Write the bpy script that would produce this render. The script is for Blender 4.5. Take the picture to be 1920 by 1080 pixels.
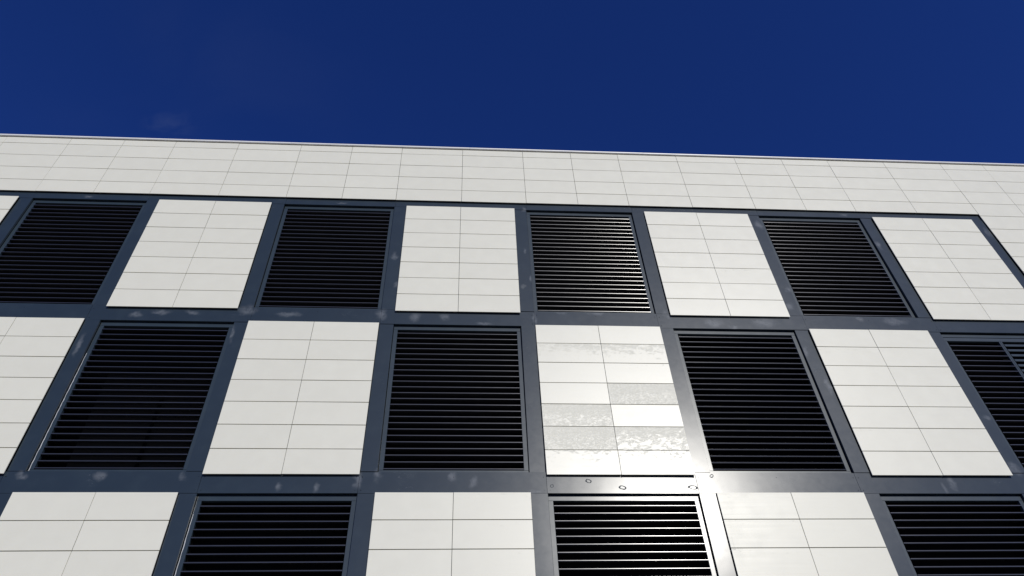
import bpy, bmesh, math, random
from mathutils import Vector, Matrix
random.seed(7)
for o in list(bpy.data.objects): bpy.data.objects.remove(o, do_unlink=True)
S = bpy.context.scene
C = S.collection

# ------------------------------------------------------------------ camera
U = 0.4                                   # metres per tile course
ZC = -28.5458                             # camera height in courses below the top of the upper panel row
def W(x, y, z):                           # facade courses -> world metres (y is metres behind the tile face)
    return Vector((x * U, y, (z - ZC) * U + 1.6))
cam_d = bpy.data.cameras.new('camera'); cam = bpy.data.objects.new('camera', cam_d); C.objects.link(cam)
S.camera = cam
YAW, PITCH, ROLL = math.radians(5.2418), math.radians(46.0738), math.radians(-2.7619)
fw = Vector((math.sin(YAW) * math.cos(PITCH), math.cos(YAW) * math.cos(PITCH), math.sin(PITCH)))
rt = Vector((math.cos(YAW), -math.sin(YAW), 0)); up = rt.cross(fw)
rt2 = rt * math.cos(ROLL) + up * math.sin(ROLL); up2 = up * math.cos(ROLL) - rt * math.sin(ROLL)
cam.matrix_world = Matrix.Translation((14.2414 * U, -22.0675 * U, 1.6)) @ Matrix((rt2, up2, -fw)).transposed().to_4x4()
cam_d.sensor_width = 36; cam_d.lens = 1405.26 * 36 / 1920
cam_d.clip_start = 0.05; cam_d.clip_end = 3000

# ------------------------------------------------------------------ sky, sun, exposure
SUN_EL, SUN_AZ = math.radians(27.3), math.radians(17.0)     # azimuth from straight out of the wall towards +x
w = bpy.data.worlds.new('World'); S.world = w; w.use_nodes = True
nt = w.node_tree; nt.nodes.clear()
sky = nt.nodes.new('ShaderNodeTexSky'); sky.sky_type = 'NISHITA'; sky.sun_disc = False
sky.sun_elevation = SUN_EL; sky.sun_rotation = math.pi - SUN_AZ
sky.altitude = 200; sky.air_density = 0.9; sky.dust_density = 0.0; sky.ozone_density = 10.0
tint = nt.nodes.new('ShaderNodeMix'); tint.data_type = 'RGBA'; tint.blend_type = 'MULTIPLY'; tint.inputs[0].default_value = 1.0
tint.inputs[7].default_value = (0.36, 0.50, 1.0, 1)      # deep polarised blue over the whole sky
def wn(k, **a):
    n = nt.nodes.new('ShaderNode' + k)
    for x, v in a.items(): setattr(n, x, v)
    return n
tc = wn('TexCoord')
def wisp(dirv, half, amount, stretch, seed):       # thin cirrus: torn noise fading out around one direction of the sky
    sub = wn('VectorMath', operation='SUBTRACT'); nt.links.new(tc.outputs['Generated'], sub.inputs[0]); sub.inputs[1].default_value = dirv
    sc = wn('VectorMath', operation='MULTIPLY'); nt.links.new(sub.outputs[0], sc.inputs[0]); sc.inputs[1].default_value = [1 / h for h in half]
    ln = wn('VectorMath', operation='LENGTH'); nt.links.new(sc.outputs[0], ln.inputs[0])
    mr = wn('MapRange', interpolation_type='SMOOTHSTEP'); nt.links.new(ln.outputs['Value'], mr.inputs[0]); mr.inputs[1].default_value = 1.0; mr.inputs[2].default_value = .0
    mp = wn('Mapping'); nt.links.new(sub.outputs[0], mp.inputs['Vector']); mp.inputs['Scale'].default_value = stretch; mp.inputs['Rotation'].default_value = (.5, .3, .7); mp.inputs['Location'].default_value = (seed, 0, 0)
    no = wn('TexNoise'); nt.links.new(mp.outputs[0], no.inputs['Vector']); no.inputs['Scale'].default_value = 1; no.inputs['Detail'].default_value = 6; no.inputs['Distortion'].default_value = .6
    m2 = wn('MapRange', interpolation_type='SMOOTHSTEP'); nt.links.new(no.outputs['Fac'], m2.inputs[0]); m2.inputs[1].default_value = .42; m2.inputs[2].default_value = .75; m2.inputs[4].default_value = amount
    mu = wn('Math', operation='MULTIPLY'); nt.links.new(mr.outputs[0], mu.inputs[0]); nt.links.new(m2.outputs[0], mu.inputs[1])
    return mu.outputs[0]
def sky_dir(u, v): return (fw + rt2 * ((u - 960) / 1405.26) - up2 * ((v - 540) / 1405.26)).normalized()
w1 = wisp(sky_dir(318, 236), (.045, .028, .03), .06, (30, 60, 30), 3.0)
w2 = wisp(sky_dir(380, 130), (.34, .22, .20), .013, (5, 9, 7), 8.0)
ad = wn('Math', operation='ADD'); nt.links.new(w1, ad.inputs[0]); nt.links.new(w2, ad.inputs[1])
cl = wn('Mix', data_type='RGBA', blend_type='MIX'); nt.links.new(ad.outputs[0], cl.inputs[0]); cl.inputs[7].default_value = (2.6, 3.3, 4.6, 1)
bg = nt.nodes.new('ShaderNodeBackground'); bg.inputs['Strength'].default_value = 0.085
wo = nt.nodes.new('ShaderNodeOutputWorld')
nt.links.new(sky.outputs[0], tint.inputs[6]); nt.links.new(tint.outputs[2], cl.inputs[6]); nt.links.new(cl.outputs[2], bg.inputs['Color']); nt.links.new(bg.outputs[0], wo.inputs[0])
sd = bpy.data.lights.new('sun', 'SUN'); sun = bpy.data.objects.new('sun', sd); C.objects.link(sun)
sd.energy = 2.98; sd.angle = math.radians(0.53); sd.color = (1.0, 0.965, 0.895)
sdir = Vector((math.cos(SUN_EL) * math.sin(SUN_AZ), -math.cos(SUN_EL) * math.cos(SUN_AZ), math.sin(SUN_EL)))
sun.rotation_euler = sdir.to_track_quat('Z', 'Y').to_euler(); sun.location = (10, -30, 40)
vs = S.view_settings; vs.view_transform = 'Standard'; vs.look = 'None'; vs.exposure = 0; vs.gamma = 1; vs.use_curve_mapping = False

# ------------------------------------------------------------------ materials
class NT:
    def __init__(s, name):
        s.m = bpy.data.materials.new(name); s.m.use_nodes = True; s.t = s.m.node_tree; s.t.nodes.clear()
        s.out = s.n('OutputMaterial'); s.p = s.n('BsdfPrincipled'); s.l(s.p.outputs[0], s.out.inputs[0])
    def n(s, k): return s.t.nodes.new('ShaderNode' + k)
    def l(s, a, b): s.t.links.new(a, b)
    def put(s, inp, v):
        if hasattr(v, 'default_value') or hasattr(v, 'is_output'): s.l(v, inp)
        else: inp.default_value = v
    def math(s, op, a, b=0.0, c=0.0, clamp=False):
        n = s.n('Math'); n.operation = op; n.use_clamp = clamp
        for i, v in enumerate((a, b, c)): s.put(n.inputs[i], v)
        return n.outputs[0]
    def ramp(s, v, a, b, lo=0.0, hi=1.0):
        n = s.n('MapRange'); n.interpolation_type = 'SMOOTHSTEP'
        for i, x in enumerate((v, a, b, lo, hi)): s.put(n.inputs[i], x)
        return n.outputs[0]
    def noise(s, vec, scale, detail=3, rough=.5, dist=0.0):
        n = s.n('TexNoise'); s.put(n.inputs['Vector'], vec)
        for k, v in (('Scale', scale), ('Detail', detail), ('Roughness', rough), ('Distortion', dist)): s.put(n.inputs[k], v)
        return n.outputs['Fac']
    def vec(s, op, a, b):
        n = s.n('VectorMath'); n.operation = op
        s.put(n.inputs[0], a)
        if op != 'LENGTH': s.put(n.inputs[3] if op == 'SCALE' else n.inputs[1], b)
        return n.outputs['Value'] if op in ('LENGTH', 'DISTANCE') else n.outputs[0]
    def mix(s, f, a, b):
        n = s.n('Mix'); n.data_type = 'RGBA'; s.put(n.inputs[0], f); s.put(n.inputs[6], a); s.put(n.inputs[7], b)
        return n.outputs[2]
    def attr(s, name):
        n = s.n('Attribute'); n.attribute_type = 'OBJECT'; n.attribute_name = name; return n.outputs['Fac']
    def bump(s, h, strength, dist=.01):
        n = s.n('Bump'); s.put(n.inputs['Height'], h); n.inputs['Strength'].default_value = strength; n.inputs['Distance'].default_value = dist
        s.l(n.outputs[0], s.p.inputs['Normal'])
    def set(s, **k):
        for a, v in k.items(): s.put(s.p.inputs[a.replace('_', ' ')], v)

# pixel of the photograph -> point on the facade (used only to read off where the marks sit)
def plane_pt(u, v, y=0.036):
    d = fw + rt2 * ((u - 960) / 1405.26) - up2 * ((v - 540) / 1405.26)
    o = cam.matrix_world.translation; t = (y - o.y) / d.y
    return o + d * t

def mat_tile():
    t = NT('white_tile')
    obj = t.n('TexCoord').outputs['Object']; inf = t.n('ObjectInfo'); rnd = inf.outputs['Random']
    off = t.n('CombineXYZ'); t.put(off.inputs[0], t.math('MULTIPLY', rnd, 37.0)); t.put(off.inputs[2], t.math('MULTIPLY', rnd, 91.0))
    p = t.vec('ADD', obj, off.outputs[0])
    film = t.attr('film')
    sep = t.n('SeparateXYZ'); t.l(obj, sep.inputs[0])
    # dried water film: distorted blotches with thin wriggling clean lines, heavier towards the top of a tile
    big = t.noise(t.vec('MULTIPLY', p, (7.0, 7.0, 13.0)), 1.2, 7, .66, 1.1)
    hgt = t.ramp(sep.outputs[2], -.2, .2, -.09, .09)
    thr = t.math('SUBTRACT', 0.86, t.math('MULTIPLY', film, 0.66))
    cover = t.ramp(t.math('SUBTRACT', t.math('ADD', big, t.math('MULTIPLY', hgt, t.ramp(film, .3, .9, 1.4, 0.2))), thr), -.09, .07)
    vein = t.noise(t.vec('MULTIPLY', p, (14.0, 14.0, 26.0)), 1.0, 4, .55, 1.4)
    vein = t.ramp(t.math('ABSOLUTE', t.math('SUBTRACT', vein, .5)), .004, .045)
    low = t.ramp(sep.outputs[2], -.02, .06, 0.0, 1.0)
    cover = t.math('MULTIPLY', cover, t.math('MAXIMUM', vein, t.math('MULTIPLY', low, .35)))
    cover = t.math('MULTIPLY', cover, t.ramp(t.noise(t.vec('MULTIPLY', p, (46.0, 1.0, .5)), 1.0, 1, .4), .70, .66, .40, .66))
    # faint smears along and across the tile
    hs_ = t.noise(t.vec('MULTIPLY', p, (1.0, 1.0, 30.0)), 1.0, 3, .5)
    vs_ = t.ramp(t.noise(t.vec('MULTIPLY', p, (38.0, 1.0, .7)), 1.0, 2, .5), .66, .74)
    sm = t.noise(p, 4.0, 4, .55)
    base = t.mix(t.ramp(sm, .3, .75), (0.735, 0.720, 0.590, 1), (0.752, 0.738, 0.606, 1))
    tone = t.math('MULTIPLY_ADD', rnd, 0.03, 0.985)
    base = t.vec('SCALE', base, tone)
    t.set(Base_Color=base)
    r0 = t.math('ADD', t.math('MULTIPLY', hs_, .10), t.math('MULTIPLY', vs_, .05))
    r0 = t.math('ADD', r0, .30)
    r0 = t.math('ADD', r0, t.math('MULTIPLY', t.ramp(sm, .35, .8), .05))
    t.set(Roughness=t.math('ADD', r0, t.math('MULTIPLY', cover, .45), clamp=True))
    t.set(**{'Specular_IOR_Level': t.math('MULTIPLY', t.math('MULTIPLY_ADD', cover, -.9, 1.0), t.math('ADD', .40, t.attr('gloss')))})
    t.bump(t.noise(p, 1.3, 1, .4), .12, .01)
    return t.m

SMUDGE = [  # u, v, half width (m), half height (m)
 (166,368,.10,.04),(300,585,.16,.06),(361,586,.13,.05),(255,590,.10,.06),(463,582,.15,.12),(540,589,.22,.06),(620,578,.12,.03),
 (147,647,.05,.22),(433,625,.04,.22),(188,890,.09,.08),(342,892,.05,.08),(43,890,.08,.06),(521,913,.05,.08),(592,913,.05,.09),
 (778,595,.11,.10),(833,594,.10,.09),(907,605,.14,.04),(715,590,.10,.14),(1117,587,.20,.04),(1052,584,.12,.04),(708,891,.07,.10),
 (849,891,.07,.09),(887,905,.06,.10),(1003,597,.05,.16),(1338,605,.17,.10),(1432,605,.24,.10),(1375,612,.10,.04),(1613,599,.05,.06),
 (1678,603,.24,.08),(1553,722,.05,.20),(1510,657,.05,.12),(1852,783,.06,.06),(1785,905,.06,.12),(1772,915,.04,.10),(982,537,.06,.07),
 (982,392,.06,.07),(995,523,.03,.10),(745,533,.05,.10),(1423,422,.08,.14),(1477,542,.06,.10),(1483,575,.10,.10),(1853,437,.07,.14),
 (1583,404,.12,.04),(1647,460,.06,.15),(1900,880,.12,.10),(740,480,.05,.10),(640,380,.12,.03),(1460,590,.10,.08),(985,470,.03,.08),
 (1005,920,.10,.04),(670,900,.06,.16),(1250,590,.08,.10)]
RING = [(1103,902,.050,.034),(1166,913,.055,.030),(1300,914,.085,.034),(1034,911,.028,.028),(1335,893,.030,.034),(1613,599,.035,.03),(982,537,.04,.05)]

def mat_frame(name, base, rough, coat, marks=True, spec=.3):
    t = NT(name)
    pos = t.n('NewGeometry').outputs['Position']
    obj = t.n('TexCoord').outputs['Object']; rnd = t.n('ObjectInfo').outputs['Random']
    n1 = t.noise(pos, 3.0, 4, .6); n2 = t.noise(t.vec('MULTIPLY', pos, (9.0, 9.0, 9.0)), 1.0, 5, .65, .4)
    haze = t.ramp(n1, .42, .75)
    col = t.mix(t.math('MULTIPLY', haze, .55), (*base, 1), (base[0] * 1.35, base[1] * 1.3, base[2] * 1.22, 1))
    rr = t.math('MULTIPLY_ADD', n2, .08, rough - .04)
    if marks:
        jit = t.n('TexNoise'); t.l(pos, jit.inputs['Vector']); jit.inputs['Scale'].default_value = 7.0; jit.inputs['Detail'].default_value = 3
        jp = t.vec('ADD', pos, t.vec('SCALE', t.vec('SUBTRACT', jit.outputs['Color'], (.5, .5, .5)), .16))
        sm = None
        for u, v, a, b in SMUDGE:
            c = plane_pt(u, v)
            d = t.vec('LENGTH', t.vec('MULTIPLY', t.vec('SUBTRACT', jp, tuple(c)), (.8 / a, 0.0, .8 / b)), 0)
            s_ = t.ramp(d, 1.0, .1)
            sm = s_ if sm is None else t.math('MAXIMUM', sm, s_)
        sm = t.math('MULTIPLY', sm, t.ramp(n2, .28, .60, .25, 1.0))
        rg = None
        jp2 = t.vec('ADD', pos, t.vec('SCALE', t.vec('SUBTRACT', jit.outputs['Color'], (.5, .5, .5)), .09))
        for u, v, a, b in RING:
            c = plane_pt(u, v)
            d = t.vec('LENGTH', t.vec('MULTIPLY', t.vec('SUBTRACT', jp2, tuple(c)), (1 / a, 0.0, 1 / b)), 0)
            s_ = t.ramp(t.math('ABSOLUTE', t.math('SUBTRACT', d, .75)), .26, .08)
            rg = s_ if rg is None else t.math('MAXIMUM', rg, s_)
        # fine scratches
        sc = t.noise(t.vec('MULTIPLY', jp, (4.0, 4.0, 26.0)), 1.0, 2, .5, .6)
        scr = t.math('MULTIPLY', t.ramp(t.math('ABSOLUTE', t.math('SUBTRACT', sc, .5)), .006, .0), t.ramp(t.noise(pos, 1.7, 2), .60, .68))
        film = t.math('MAXIMUM', sm, t.math('MULTIPLY', scr, .8))
        col = t.mix(t.math('MULTIPLY', film, .7), col, (.15, .165, .175, 1))
        col = t.mix(t.math('MULTIPLY', rg, .4), col, (.09, .095, .095, 1))
        rr = t.math('ADD', rr, t.math('MULTIPLY', rg, .30), clamp=True)
        t.set(Specular_IOR_Level=t.math('MULTIPLY_ADD', rg, -.20, .28))
        t.set(Coat_Weight=t.math('MULTIPLY', t.math('SUBTRACT', 1.0, t.math('MAXIMUM', rg, t.math('MULTIPLY', sm, .35))), coat))
    else: t.set(Coat_Weight=coat, Specular_IOR_Level=spec)
    t.set(Base_Color=col, Roughness=rr, Coat_Roughness=.42)
    if name != 'slat_metal': t.bump(t.noise(t.vec('MULTIPLY', pos, (1.0, 1.0, 1.0)), 2.2, 2, .4), .10, .01)
    return t.m

def mat_plain(name, col, rough=.6, spec=.5, metal=0.0, noise=.12, scale=6.0):
    t = NT(name); pos = t.n('NewGeometry').outputs['Position']
    n = t.noise(pos, scale, 5, .6)
    c = t.mix(n, tuple(x * (1 - noise) for x in col) + (1,), tuple(x * (1 + noise) for x in col) + (1,))
    t.set(Base_Color=c, Roughness=t.math('MULTIPLY_ADD', n, .1, rough - .05), Specular_IOR_Level=spec, Metallic=metal)
    return t.m

M_TILE = mat_tile()
M_FRAME = mat_frame('slate_metal', (.0235, .0365, .0485), .23, .19)
M_RAIL = mat_frame('slate_metal_rail', (.029, .044, .055), .24, .25, False)
M_SLAT = mat_frame('slat_metal', (.034, .035, .038), .22, .30, False, .8)
M_DARK = mat_plain('dark_cavity', (.006, .006, .007), .9, .1)
M_PLATE = mat_plain('inner_plate', (.035, .035, .037), .8, .2)
M_COPING = mat_plain('coping_metal', (.90, .895, .83), .35, .7, 0, .02)
M_JAMB_GLARE = mat_plain('jamb_glare', (.62, .63, .63), .45, .5, 0, .25, 30)  # pale colour standing in for sun glare on jamb edges
M_WALL = mat_plain('rendered_wall', (.60, .59, .57), .85, .3, 0, .08, 2)
M_ROOF = mat_plain('roof_gravel', (.26, .25, .24), .95, .2, 0, .3, 9)
M_PAVE = mat_plain('paving', (.20, .195, .185), .85, .3, 0, .25, 1.2)

# ------------------------------------------------------------------ mesh helpers
def link(name, mesh, parent=None, loc=(0, 0, 0), rot=(0, 0, 0)):
    o = bpy.data.objects.new(name, mesh); C.objects.link(o); o.location = loc; o.rotation_euler = rot
    if parent: o.parent = parent
    return o
def add_box(bm, x0, x1, y0, y1, z0, z1):
    v = [bm.verts.new((x, y, z)) for x in (x0, x1) for y in (y0, y1) for z in (z0, z1)]
    for f in ((0, 1, 3, 2), (4, 6, 7, 5), (0, 4, 5, 1), (2, 3, 7, 6), (0, 2, 6, 4), (1, 5, 7, 3)): bm.faces.new([v[i] for i in f])
def finish(bm, name, m, smooth=False):
    bmesh.ops.recalc_face_normals(bm, faces=bm.faces)
    me = bpy.data.meshes.new(name); bm.to_mesh(me); bm.free(); me.materials.append(m)
    if smooth:
        for p in me.polygons: p.use_smooth = True
    return me
CACHE = {}
def plate(w_, d_, h_, m, bev=.0015):           # centred in x and z, front face at y = 0
    k = (round(w_, 4), round(d_, 4), round(h_, 4), m.name)
    if k not in CACHE:
        bm = bmesh.new(); add_box(bm, -w_ / 2, w_ / 2, 0, d_, -h_ / 2, h_ / 2)
        if bev:
            ed = [e for e in bm.edges if all(abs(v.co.y) < 1e-6 for v in e.verts)]
            bmesh.ops.bevel(bm, geom=ed, offset=bev, segments=1, affect='EDGES')
        CACHE[k] = finish(bm, 'plate', m)
    return CACHE[k]
def extrude_profile(pts, length, m, smooth=False):   # (y, z) polygon swept along x, centred
    bm = bmesh.new()
    a = [bm.verts.new((-length / 2, y, z)) for y, z in pts]; b = [bm.verts.new((length / 2, y, z)) for y, z in pts]
    n = len(pts)
    for i in range(n): bm.faces.new((a[i], a[(i + 1) % n], b[(i + 1) % n], b[i]))
    bm.faces.new(a); bm.faces.new(b[::-1])
    me = finish(bm, 'profile', m)
    if smooth:
        for p in me.polygons: p.use_smooth = len(p.vertices) == 4
        me.set_sharp_from_angle(angle=math.radians(40))
    return me
def empty(name, parent=None, loc=(0, 0, 0)):
    o = link(name, None, parent, loc); o.empty_display_size = .3; return o

# ------------------------------------------------------------------ facade dimensions (in courses)
CW, BW = 5.7143, 5.143        # column pitch, panel width
RP = 7.66                     # row pitch
YB = 0.038                    # frame strips sit this far behind the tile face
YL = YB + 0.044               # louvre rails behind that
TH, GAP, GAPH = .012, .0058, .0100
K0, K1 = -2, 6                # columns of the chequerboard

# ------------------------------------------------------------------ setting: ground
bm = bmesh.new(); bmesh.ops.create_grid(bm, x_segments=8, y_segments=8, size=600)
g = link('ground', finish(bm, 'ground', M_PAVE), None, (6, 0, 0)); g['kind'] = 'structure'

# ------------------------------------------------------------------ the building
XL, XR = K0 * CW - BW * .12 - .6, 52.0
B = empty('building', None, (W(16, 0, 0).x, .3, 0))
B['label'] = 'tall building with chequerboard facade of white tiles, slate metal strips and black louvres'
B['category'] = 'building'
BO = B.location.copy()
def loc(x, y, z): return W(x, y, z) - BO

def solid(name, x0, x1, y0, y1, z0, z1, m):    # world-metre box as a part of the building
    bm = bmesh.new(); add_box(bm, x0 - BO.x, x1 - BO.x, y0 - BO.y, y1 - BO.y, z0, z1)
    return link(name, finish(bm, name, m), B)
zt = W(0, 0, 4.8).z; zb = W(0, 0, -22.2).z
solid('core', XL * U + .02, XR * U - .02, .42, 14.0, .0, zt - .3, M_DARK)
solid('side_wall', XL * U - .25, XL * U, .0, 14.2, .0, zt, M_WALL)
solid('side_wall', XR * U, XR * U + .25, .0, 14.2, .0, zt, M_WALL)
solid('rear_wall', XL * U, XR * U, 14.01, 14.2, .0, zt, M_WALL)
solid('roof', XL * U, XR * U, .30, 14.0, zt - .29, zt - .12, M_ROOF)
solid('base_wall', XL * U, XR * U, .02, .4, .0, zb - .27, M_WALL)
# carrier sheet behind the tiles of the parapet and the end wall, dark in the joints
solid('backing', XL * U, XR * U, .030, .12, W(0, 0, .47).z, zt - .05, M_DARK)
solid('backing', 40.06 * U, XR * U, .030, .12, zb - .26, W(0, 0, .465).z, M_DARK)

def tile(parent, x0, x1, z0, z1, y=0.0, film=0.0, gloss=0.0):
    """tile covering courses x0..x1, z0..z1 less its joint"""
    w_ = (x1 - x0) * U - GAP; h_ = (z1 - z0) * U - GAPH
    o = link('tile', plate(w_, TH, h_, M_TILE), parent)
    p = W((x0 + x1) / 2, y, (z0 + z1) / 2) - BO - parent.location
    o.location = p + Vector((0, random.uniform(-.0012, .0012), 0))
    o.rotation_euler = (math.radians(random.gauss(0, .10)), 0, math.radians(random.gauss(0, .07)))
    o['film'] = float(film); o['gloss'] = float(gloss)
    return o

# tiled panels of the chequerboard
FILM = {(1, 3): {(1, 0): .42, (1, 1): .44, (3, 1): .88, (4, 0): .66, (5, 0): .78, (5, 1): .58, (6, 0): .25, (6, 1): .26, (2, 0): .12, (2, 1): .10},
        (0, 4): {(4, 0): .22, (4, 1): .24, (3, 1): .12, (5, 0): .10, (6, 1): .14},
        (1, 5): {(1, 0): .25, (2, 1): .27, (5, 0): .18, (2, 0): .15},
        (2, 4): {(1, 0): .10, (2, 0): .12, (2, 1): .1, (0, 0): .08}, (2, 2): {(0, 1): .18, (1, 1): .15}}
GLOSS = {(1, 3): .16, (0, 4): .18, (2, 4): -.12}
def film_of(row, k, r, c):
    return FILM.get((row, k), {}).get((r, c), random.choice((0, 0, 0, .04, .08)))
def tile_panel(row, k):
    x0 = k * CW; ztop = -row * RP
    P = empty('tiled_panel', B, loc(x0 + BW / 2, .02, ztop - 7))
    bk = link('carrier', plate(BW * U - .05, .018, 7 * U - .05, M_DARK, 0), P); bk.location = loc(x0 + BW / 2, TH + .004, ztop - 3.5) - P.location
    for r in range(7):
        for c in range(2):
            f = film_of(row, k, r, c)
            t = tile(P, x0 + c * BW / 2, x0 + (c + 1) * BW / 2, ztop - r - 1, ztop - r, 0, f, GLOSS.get((row, k), 0.0))
            if f > .4: t['label'] = 'white tile clouded with dried grey water stains'
    return P

# louvres
def slat_profile(kind):
    if kind == 'open':        # steep slats whose lit upper faces show
        return [(0, -.004), (.004, -.007), (.012, -.006), (.060, .070), (.057, .074), (.020, .046), (.002, .040)]
    R_ = .0300                # shallow rounded lip, leaning a little downwards
    pts = [(.010, -.0068)] + [(R_ - R_ * math.cos(a), -R_ * math.sin(a) + .0015) for a in [math.radians(x) for x in (15, 11, 7, 3, -1, -5)]] + [(.010, .0045)]
    # bead, groove, upper flange, sloping blade
    pts += [(.026, .0048), (.028, .0160), (.0205, .0172), (.0200, .0180), (.0205, .0190), (.030, .0205), (.150, .044), (.150, .041), (.031, .0165), (.027, -.0060)]
    return pts
N_SLAT = 24
SLAT_TILT = {(1, 4): 14.0, (0, 5): 4.0, (1, 0): 5.0}      # blades are not all set at the same angle
PITCH_S = .2722
def slat_mesh(kind, L):
    k = (kind, round(L, 4))
    if k not in CACHE: CACHE[k] = extrude_profile(slat_profile(kind), L, M_RAIL if kind == 'open' else M_SLAT, True)
    return CACHE[k]
def rail(P, x0, x1, z0, z1, y=YL, d=.05, m=None):
    o = link('frame_rail', plate((x1 - x0) * U, d, (z1 - z0) * U, m or M_RAIL, .002), P)
    o.location = W((x0 + x1) / 2, y, (z0 + z1) / 2) - BO - P.location
    return o
def louvre(row, k):
    x0 = k * CW + .012; x1 = k * CW + BW - .012; z1 = -row * RP - .005; z0 = z1 - 6.83
    P = empty('louvre', B, loc((x0 + x1) / 2, YL, z0))
    fw_ = .16
    split = (row, k) == (1, 6)
    top = .40 if split else .20
    if split:
        rail(P, x0, x1, z1 - .19, z1 - .02); rail(P, x0, x1, z1 - top, z1 - .215)
    else: rail(P, x0, x1, z1 - top, z1)
    rail(P, x0, x1, z0, z0 + .13)
    rail(P, x0, x0 + fw_, z0 + .133, z1 - top - .003); rail(P, x1 - fw_, x1, z0 + .133, z1 - top - .003)
    bays = [(x0 + fw_, x1 - fw_, 'deep')]
    if split:
        P['label'] = 'louvre divided by an upright, its right half with broad pale slats'
        xm = 36.80
        rail(P, xm - .07, xm - .005, z0 + .133, z1 - top - .003); rail(P, xm + .005, xm + .07, z0 + .133, z1 - top - .003)
        bays = [(x0 + fw_, xm - .07, 'deep'), (xm + .07, x1 - fw_, 'open')]
    for a, b, kind in bays:
        me = slat_mesh(kind, (b - a) * U - .004)
        for i in range(N_SLAT):
            z = z0 + .133 + .02 + PITCH_S * (i + .0) + .02
            if z > z1 - top - .03: break
            o = link('slat', me, P)
            o.location = W((a + b) / 2, YL - .011, z) - BO - P.location
            o.rotation_euler = (math.radians(random.gauss(0, .6) + SLAT_TILT.get((row, k), 0.0)), math.radians(random.gauss(0, .03)), 0)
    bk = link('back_plate', plate((x1 - x0) * U, .01, (z1 - z0) * U, M_DARK, 0), P); bk.location = W((x0 + x1) / 2, .36, (z0 + z1) / 2) - BO - P.location
    for s, xx in ((0, x0), (1, x1)):          # side cheeks close the cavity
        c = link('side_cheek', plate(.006, .22, (z1 - z0) * U, M_DARK, 0), P); c.location = W(xx, YL + .052, (z0 + z1) / 2) - BO - P.location + Vector((.004 if s == 0 else -.004, 0, 0))
    if (row, k) == (1, 0):
        ip = link('inner_plate', plate(4.2 * U, .006, 5.0 * U, M_PLATE, 0), P); ip.location = W(2.9, .335, -12.2) - BO - P.location
        po = link('inner_post', plate(.035, .03, 3.2 * U, M_DARK, 0), P); po.location = W(3.15, .29, -12.6) - BO - P.location
    return P
for row in range(3):
    for k in range(K0, K1 + 1):
        if (k + row) % 2 == 0: tile_panel(row, k)
        else: louvre(row, k)

# slate metal strips: horizontal bands in lengths, uprights between the columns
def strip(x0, x1, z0, z1, tilt=None, y=YB):
    o = link('frame_strip', plate((x1 - x0) * U - .0025, .040, (z1 - z0) * U - .0025, M_FRAME, .001), B)
    o.location = loc((x0 + x1) / 2, y + random.uniform(-.0008, .0008), (z0 + z1) / 2)
    tx, tz = tilt if tilt else (random.gauss(0, .25), random.gauss(0, .25))
    o.rotation_euler = (math.radians(tx), 0, math.radians(tz * min(1, 2.0 / max(.3, (x1 - x0)))))
    return o
SEAM = [[-12.0, -5.71, -.58, 5.74, 10.88, 17.14, 22.29, 28.57, 34.29, 40.05],
        [-12.0, -6.29, -.61, 5.70, 10.85, 17.13, 22.30, 27.98, 34.28, 40.05],
        [-12.0, -5.71, -.58, 5.74, 10.88, 17.14, 22.29, 28.57, 34.29, 40.05]]
TILT = {(1, 4): (-.35, -.3), (1, 5): (.15, .5), (1, 6): (.1, .1)}
for b in range(3):
    zlo = -RP * (b + 1) + .005; zhi = zlo + RP - 6.85
    for i in range(len(SEAM[b]) - 1):
        strip(SEAM[b][i], SEAM[b][i + 1], zlo, zhi, TILT.get((b, i)))
for i in range(len(SEAM[0]) - 1):             # band over the top row
    strip(SEAM[0][i] + .01, SEAM[0][i + 1] + .01, .006, .46)
for row in range(3):
    for k in range(K0, K1 + 2):
        z1 = -row * RP - .002; z0 = z1 - 6.835
        strip(k * CW - (CW - BW), k * CW, z0, z1)

# parapet and the tiled end wall to the right
JX = [-12.0, -8.9, -5.76, -3.14, -.585, 2.57, 5.72, 8.33, 10.89, 14.03, 17.16, 19.69, 22.20, 25.36, 28.54, 31.12, 33.66, 36.80, 40.02, 42.44, 45.6, 48.8, 52.0]
JZ = [.42, 1.31, 2.32, 3.33, 4.33, 4.84]
Pp = empty('parapet', B, loc(16, .02, .42))
for i in range(len(JX) - 1):
    for j in range(len(JZ) - 1):
        tile(Pp, JX[i], JX[i + 1], JZ[j] if not (j == 0 and JX[i] >= 40) else .30, JZ[j + 1], 0, random.choice((0, 0, 0, .05)))
Pw = empty('end_wall', B, loc(46, .02, -22))
jz = [.30 - 1.03 * i for i in range(23)]
for i in range(JX.index(40.02), len(JX) - 1):
    for j in range(len(jz) - 1):
        tile(Pw, JX[i], JX[i + 1], jz[j + 1], jz[j])

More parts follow.
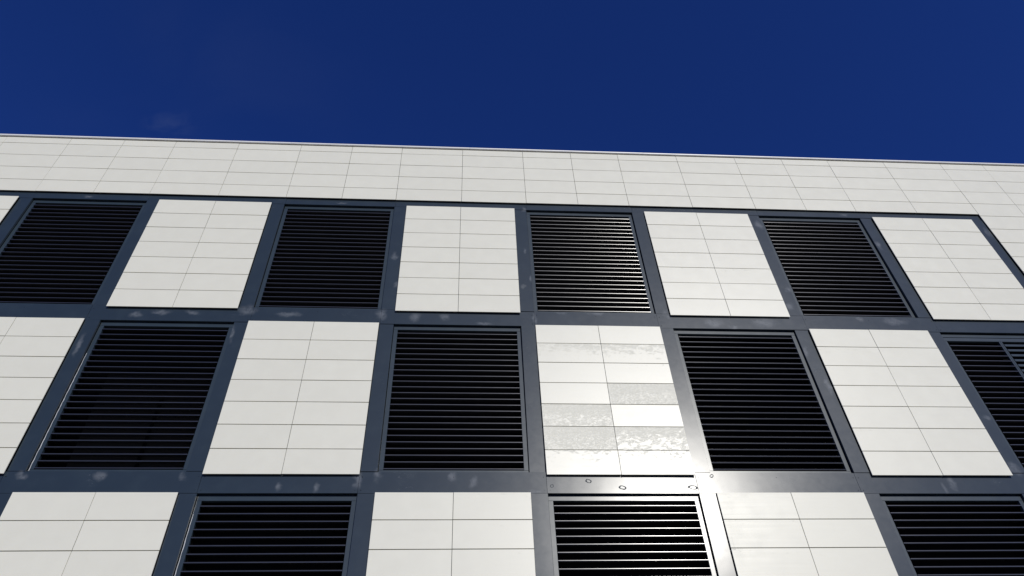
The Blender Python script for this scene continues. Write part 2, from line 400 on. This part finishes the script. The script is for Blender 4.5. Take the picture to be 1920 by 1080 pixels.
# coping with a rounded nose and drip
cp = []
for a in range(0, 181, 20):
    r = .027; cp.append((-.030 + r - r * math.sin(math.radians(a)), r * -math.cos(math.radians(a))))
cp += [(.38, .040), (.38, .030), (.02, -.018)]
Pc = empty('coping', B, loc(16, 0, 4.93))
xs = [XL - .2, -4.0, 5.2, 14.4, 23.6, 32.8, 42.0, XR + .2]
for a, b in zip(xs[:-1], xs[1:]):
    o = link('coping_length', extrude_profile(cp, (b - a) * U - .004, M_COPING, True), Pc)
    o.location = W((a + b) / 2, 0, 4.955) - BO - Pc.location
o = link('shadow_gap_strip', plate((XR - XL) * U, .05, .05, M_DARK, 0), Pc); o.location = W((XL + XR) / 2, .012, 4.885) - BO - Pc.location

# pale ragged strips painting the sunlit glare on two louvre jamb edges
def jamb_glare(x, z0, z1):
    bm = bmesh.new(); n = 46; ring = []
    for i in range(n + 1):
        t = i / n; z = (z0 + (z1 - z0) * t) * U; wv = .004 + .006 * random.random() * (1 if t > .25 else t * 4)
        a = .002 * math.sin(i * 1.7)
        ring.append([bm.verts.new((a, -.003, z)), bm.verts.new((a + wv, -.003, z)), bm.verts.new((a + wv, .01, z)), bm.verts.new((a, .01, z))])
    for p, q in zip(ring[:-1], ring[1:]):
        for j in range(4): bm.faces.new((p[j], p[(j + 1) % 4], q[(j + 1) % 4], q[j]))
    bm.faces.new(ring[0]); bm.faces.new(ring[-1][::-1])
    o = link('jamb_glare_strip', finish(bm, 'jamb_glare_strip', M_JAMB_GLARE), B); o.location = loc(x, YL, 0)
    return o
jamb_glare(0.03, -9.3, -14.42); jamb_glare(CW + .03, -16.0, -22.0)

# rivets at the strip ends
bm = bmesh.new()
def rivet(x, z, r=.006):
    p = loc(x, YB - .0015, z)
    m_ = Matrix.Translation(p) @ Matrix.Rotation(math.radians(90), 4, 'X')
    bmesh.ops.create_cone(bm, cap_ends=True, segments=8, radius1=r, radius2=r * .6, depth=.005, matrix=m_)
for b in range(3):
    zlo = -RP * (b + 1)
    for s in SEAM[b]:
        for dz in (.12, .62): rivet(s - .09, zlo + dz); rivet(s + .10, zlo + dz)
    for i in range(len(SEAM[b]) - 1): rivet((SEAM[b][i] + SEAM[b][i + 1]) / 2, zlo + .62)
rv = link('rivets', finish(bm, 'rivets', M_DARK), B); rv['kind'] = 'stuff'
